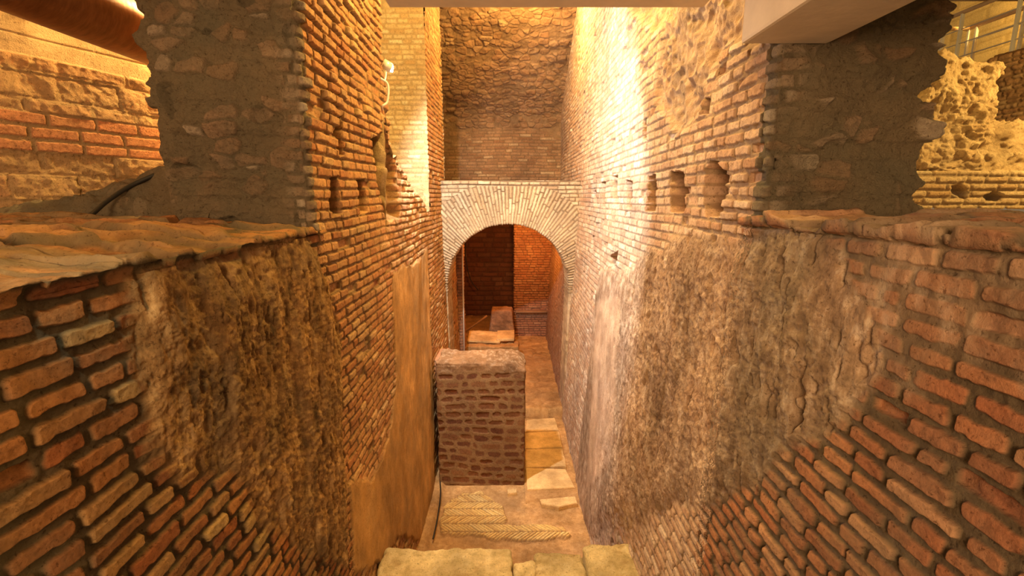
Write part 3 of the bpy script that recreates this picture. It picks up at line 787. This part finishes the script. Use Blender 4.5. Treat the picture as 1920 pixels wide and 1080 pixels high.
tag(tube('vertical_conduit', [(-.845, 8.42, -3.2), (-.845, 8.42, -1.5), (-.845, 8.42, .0)], .012, M_steel), 'pale vertical conduit on the corner of the inner brick jamb', 'conduit')
tag(tube('floor_cable', [onZ(825, 900, -3.36)+(-3.35,), onZ(826, 930, -3.36)+(-3.35,), onZ(820, 975, -3.36)+(-3.35,), onZ(812, 1012, -3.36)+(-3.35,)], .008, M_black, sub=6), 'dark cable running along the floor beside the left wall', 'cable')

# ------------------------------------------------------------------ far left: earth mound, angled block wall, pipe
def mound_h(X, Y):
    crest = np.interp(X, [-3.6, -2.6, -2.05, -1.86, -1.7, -1.5], [-.12, -.05, .075, .18, .20, .2])
    base = -.16
    prof = ss(2.33, 2.62, Y+.10*ss(-1.9, -2.6, X)*0)*1.0
    return base+(crest-base)*prof
x = np.linspace(-3.6, -1.5, int(330*Q)); y = np.linspace(2.28, 3.6, int(190*Q))
B = np.zeros((len(x), len(y), 3)); B[..., 0] = x[:, None]; B[..., 1] = y; B[..., 2] = mound_h(B[..., 0], B[..., 1])
def d_mound(B, N):
    w1, w2, wi = worley(B, 9, 7); st = ss(.02, .2, w2-w1)*(wi > .5)
    d = .03*st*wi+.035*fbm(B, 4, 3, 5)+.014*fbm(B, 18, 3, 6)-.01
    return d, np.stack([st*.5, wi, .5+0*d, .5*ss(.1, .5, fbm(B, 2, 3, 4))], -1)
tag(sheet('earth_mound', B, d_mound, M_rubble, (-2.2, 2, 3)), 'mound of earth and rubble sloping down left of the dark left pier', 'earth mound')
tag(tube('black_cable', [(-2.02, 2.22, -.10), (-1.98, 2.28, -.085), (-1.97, 2.38, -.02), (-1.93, 2.50, .06), (-1.84, 2.60, .13), (-1.80, 2.72, .18)], .011, M_black, sub=6), 'black cable climbing the earth mound by the left ledge', 'cable')

# angled wall: from the left edge of the frame to behind the left pier
p0 = np.array([-2.78, 2.2]); dr = np.array([.352, .936]); 
s = np.linspace(-.6, 2.6, int(520*Q)); z = np.linspace(-.35, 2.2, int(420*Q))
B = np.zeros((len(s), len(z), 3)); B[..., 0] = (p0[0]+dr[0]*s)[:, None]; B[..., 1] = (p0[1]+dr[1]*s)[:, None]; B[..., 2] = z
S = np.broadcast_to(s[:, None], B.shape[:2])
def d_ang(B, N):
    z = B[..., 2]
    # courses: blocks, three rows of modern brick, blocks
    h1, a1, _, _ = brick(S, z+.02, L=.34, H=.135, m=.022, sd=131, jit=.5, bev=.02)
    h2, a2, _, _ = brick(S, z-.02, L=.235, H=.073, m=.013, sd=132, jit=.05, bev=.006, wav=.004)
    mb = ((z > .239) & (z < .458)).astype(float)
    h = mix(h1, h2, mb); a = mix(a1, .66+.06*a2, mb)
    cc = ss(.735, .745, z+.01*fbm(B, 4, 2, 3))
    d = .014*h*(1-mb*.4)+(1-mb)*(.012*fbm(B, 9, 3, 5)+.01*fbm(B, 24, 3, 6)+(a1-.5)*.015)+.002*fbm(B, 30, 2, 7)
    line = ss(.006, .0, np.abs(z-.84-.01*fbm(B, 2, 2, 9)))
    chip = np.clip(fbm(B, 7, 3, 55)-.45, 0, 1)
    d = mix(d, -.008+.003*fbm(B, 3, 3, 8)-.006*line-.05*chip, cc)
    return d, np.stack([h, a, cc, 0*d], -1)
tag(sheet('wall_far_left', B, d_ang, M_tufa, (0, 1, .5)), kind='structure')
pipe_root = tube('steel_pipe', [(-2.02, y, .885) for y in (.9, 1.8, 2.6, 3.4)], .150, M_pipe, n=48)
tag(pipe_root, 'large rusty brown steel pipe running overhead at the upper left', 'pipe')
tag(tube('hanging_cable', [(-2.1, 1.75, .70), (-2.0, 1.85, .70), (-1.9, 1.92, .715), (-1.86, 1.98, .80), (-1.865, 2.0, .95)], .006, M_black, sub=6), 'thin black cable looped under the large rusty pipe', 'cable')

# ------------------------------------------------------------------ concrete overhead
root = beam('concrete_beam', (.85, -.5, .555), (1.17, 1.91, 1.02), M_conc, bev=.012)
tag(root, 'pale concrete beam overhead resting beside the right rubble pier', 'beam')
cs = beam('concrete_slab', (-.53, -.5, .818), (.845, 2.30, .98), M_conc, bev=.006)
tag(cs, 'thin concrete slab edge crossing the top of the view', 'slab')
for px, w in ((868, .05), (855, .03)):
    pass
beam('ceiling', (-4.5, -1.5, 3.3), (12, 9, 3.45), M_ceil)['kind'] = 'structure'
cl2 = beam('ceiling_right', (1.9, 2.3, 1.72), (7.5, 3.3, 1.9), M_ceil); cl2['kind'] = 'structure'

# ------------------------------------------------------------------ right hand room
def d_rub(sd, a=1.0):
    def fn(B, N):
        w1, w2, wi = worley(B+.02*np.stack([vn(B[..., 0]*8, B[..., 1]*8, B[..., 2]*8)]*3, -1), 6.5, sd, (1, 1, 1.5)); st = ss(.02, .25, w2-w1)
        v1, v2, vi = worley(B, 17, sd+2)
        d = a*(.03*st*wi*(wi > .55)+.07*fbm(B, 3, 3, sd)+.045*fbm(B, 8, 5, sd+9)+.03*fbm(B, 22, 4, sd+11)+.012*ss(0, .3, v2-v1)*vi+.02*fbm(B, 20, 3, sd+2)-.04)
        return d, np.stack([st, wi, .4+0*d, .4*ss(.1, .5, fbm(B, 2, 3, sd+4))], -1)
    return fn
def Wtop(V):
    k = np.clip((V[:, 2]-.6)/.65, 0, 1.5); V[:, 2] += k*(.10*ss(3.85, 3.55, V[:, 0])-.08*ss(3.95, 4.15, V[:, 0])); return V
tag(rough_box('masonry_pier', (3.45, 4.2, .16), (4.08, 5.0, 1.13), .010, d_rub(7), M_pale, r=.08, faces='xXyZ', warp=Wtop), 'bright yellow rubble pier beyond the right ledge', 'pier')
tag(rough_box('rubble_wall', (4.02, 4.5, .16), (6.2, 5.2, .70), .014, d_rub(27), M_pale, r=.08, faces='xXyZ'), 'lower rubble wall at the right edge beside the bright rubble pier', 'wall')
def d_band(B, N):
    X, z = B[..., 0], B[..., 2]
    h, a, b, _ = brick(X, z, L=.21, H=.058, m=.014, sd=141, wav=.006)
    ho = np.maximum(inpoly(X, z, [onY(px, py, 4.1) for px, py in [(1778, 348), (1795, 346), (1812, 362), (1806, 374), (1784, 364)]]),
                    inpoly(X, z, [onY(px, py, 4.1) for px, py in [(1840, 366), (1858, 358), (1875, 368), (1868, 378), (1842, 378)]]))
    mh = ss(-.01, .02, ho+.01*fbm(B, 12, 2, 4))
    d = .016*h+.006*fbm(B, 6, 3, 5)-.12*mh
    return d, np.stack([h, a, 0*d, mh*.7], -1)  # alpha darkens the insides of the two holes
tag(rough_box('brick_course', (3.2, 4.08, -.09), (6.2, 4.9, .20), .010, d_band, M_pale, r=.015, faces='xyZ'), 'band of thin yellow bricks beneath the bright rubble pier', 'wall')
B = np.zeros((260, 170, 3)); B[..., 0] = np.linspace(1.6, 7.5, 260)[:, None]; B[..., 1] = np.linspace(1.9, 4.4, 170); B[..., 2] = -.13
tag(sheet('floor_right', B, lambda B, N: d_rub(37, .5)(B, N), M_pale, (4, 3, 3)), kind='structure')
tag(rough_box('brick_wall', (6.15, 5.9, .3), (8.4, 6.6, 1.75), .02, d_plain(151, .03), M_back, r=.04, faces='xyZ'), 'dark weathered brick wall below the steel walkway at the right edge', 'wall')
B = np.zeros((200, 200, 3)); B[..., 0] = 10.2; B[..., 1] = np.linspace(6.5, 16, 200)[:, None]; B[..., 2] = np.linspace(.5, 6, 200)
def d_y(B, N):
    h, a, _, _ = brick(B[..., 1], B[..., 2], L=.6, H=.22, m=.02, sd=161, jit=.1)
    d = .01*h; return d, np.stack([.35+.65*h, a, 0*d, 0*d], -1)
tag(sheet('wall_far_right', B, d_y, M_yel, (4, 9, 2)), kind='structure')
# walkway with railing
root = empty('steel_walkway', (8.0, 8, 2.0), 'steel walkway with wire railing at the upper right corner', 'walkway')
beam('girder', (7.9, 5.5, 2.04), (8.15, 9.7, 2.22), M_ledgebeam, root)
beam('deck', (8.15, 5.5, 2.16), (9.4, 10.5, 2.22), M_ledgebeam, root)
for Y in (7.2, 8.2, 9.2, 9.55):
    beam('post', (7.945, Y-.02, 2.22), (7.995, Y+.02, 3.2), M_steel, root, .004)
for Y in (8.2, 9.27, 10.17, 10.33):
    beam('post', (9.105, Y-.02, 2.22), (9.155, Y+.02, 3.3), M_steel, root, .004)
tube('handrail', [(7.97, 5.5, 3.2), (7.97, 9.6, 3.2)], .035, M_ledgebeam, root)
tube('handrail', [(9.13, 5.5, 3.3), (9.13, 10.4, 3.3)], .035, M_ledgebeam, root)
tube('handrail', [(7.97, 9.58, 3.05), (9.13, 10.35, 3.3)], .035, M_ledgebeam, root)
for zz_ in (2.45, 2.68, 2.92): tube('wire', [(7.97, 5.5, zz_), (7.97, 9.6, zz_)], .009, M_steel, root, n=6)
for zz_ in (2.55, 2.8, 3.05): tube('wire', [(9.13, 5.5, zz_), (9.13, 10.4, zz_)], .009, M_steel, root, n=6)

# ------------------------------------------------------------------ floodlight on the left wall end
LX, LY, LZ = -.955, 4.16, 1.03
root = empty('floodlight', (LX, LY, LZ), 'small glowing white floodlight at the broken edge of the left wall', 'lamp')
tube('housing', [(LX-.07, LY-.03, LZ+.03), (LX-.015, LY, LZ)], .038, M_lamp_body, root, n=20)
tube('lens', [(LX-.015, LY, LZ), (LX-.003, LY, LZ-.002)], .030, M_lens, root, n=20)
tube('bracket', [(LX-.05, LY-.02, LZ), (LX-.06, LY-.04, LZ-.1), (LX-.10, LY-.14, LZ-.12)], .008, M_lamp_body, root, n=8, sub=4)
tag(tube('cable_loop', [(-1.0, 3.93, .90), (-.955, 3.97, .86), (-.965, 3.97, .74), (-1.0, 3.95, .70), (-1.02, 4.02, .68)], .009, M_lamp_body, sub=6), 'pale cable looping from the left wall below the floodlight', 'cable')

# ------------------------------------------------------------------ lights
def light(kind, name, loc, energy, col, size=.1, target=None, cone=None, blend=.3):
    l = bpy.data.lights.new(name, kind); l.energy = energy; l.color = col
    if kind == 'AREA': l.size = size
    else: l.shadow_soft_size = size
    o = bpy.data.objects.new(name, l); COL.objects.link(o); o.location = (loc[0], loc[1], loc[2]+EYE)
    if target is not None:
        from mathutils import Vector
        o.rotation_euler = (Vector((target[0], target[1], target[2]+EYE))-o.location).to_track_quat('-Z', 'Y').to_euler()
    if cone: l.spot_size = radians(cone); l.spot_blend = blend
    return o
YEL = (1, .61, .17); ORA = (1, .50, .16); WHT = (1, .93, .84)
light('SPOT', 'floodlight_beam', (LX+.03, LY+.02, LZ-.01), 340, (.93, .96, 1), .03, (1.0, 6.0, -.35), 118, .3)
light('SPOT', 'floodlight_spill', (LX+.08, LY+.08, LZ-.02), 150, (1, .93, .82), .05, (1.0, 5.0, .0), 165, .35)
light('POINT', 'vault_lamp', (.2, 6.85, 2.6), 210, YEL, .12)
light('POINT', 'side_lamp_left', (-1.95, 3.75, 1.55), 240, (1, .66, .22), .06)
light('POINT', 'inner_room_lamp', (.12, 9.5, -.28), 115, (1, .38, .08), .08)
light('POINT', 'right_room_lamp', (5.0, 3.2, 1.45), 290, (1, .66, .20), .08)
light('POINT', 'walkway_lamp', (8.7, 7.6, 3.9), 600, YEL, .1)
light('POINT', 'corridor_lamp', (.0, 3.4, 2.3), 300, (1, .64, .17), .15)
light('POINT', 'left_ledge_fill', (-2.5, .9, .62), 30, (1, .60, .28), .08)  # added light without a fixture, brightens the left ledge
light('SPOT', 'small_ledge_lamp', (-.75, .55, .5), 14, (.72, 1, .85), .03, (-1.03, 1.06, -.17), 26, .6)
light('AREA', 'unseen_fill', (-.7, -2.2, .5), 175, (1, .62, .30), 1.2, (.7, 2.5, -.5))  # added fill from behind the camera, belongs to no fixture

w = bpy.data.worlds.new('world'); sc.world = w; w.use_nodes = True
w.node_tree.nodes['Background'].inputs[0].default_value = (1, .64, .34, 1)
w.node_tree.nodes['Background'].inputs[1].default_value = .17

# ------------------------------------------------------------------ camera
cam = bpy.data.cameras.new('camera'); co = bpy.data.objects.new('camera', cam); COL.objects.link(co)
co.location = (0, 0, EYE); co.rotation_euler = (pi/2-TH, 0, 0)
cam.sensor_width = 36; cam.lens = 36*F/1920; cam.shift_x = 3/1920; cam.clip_start = .02; cam.clip_end = 100
sc.camera = co
sc.view_settings.view_transform = 'Standard'; sc.view_settings.look = 'None'
sc.view_settings.gamma = 1; sc.view_settings.use_curve_mapping = False
sc.view_settings.exposure = 0.35
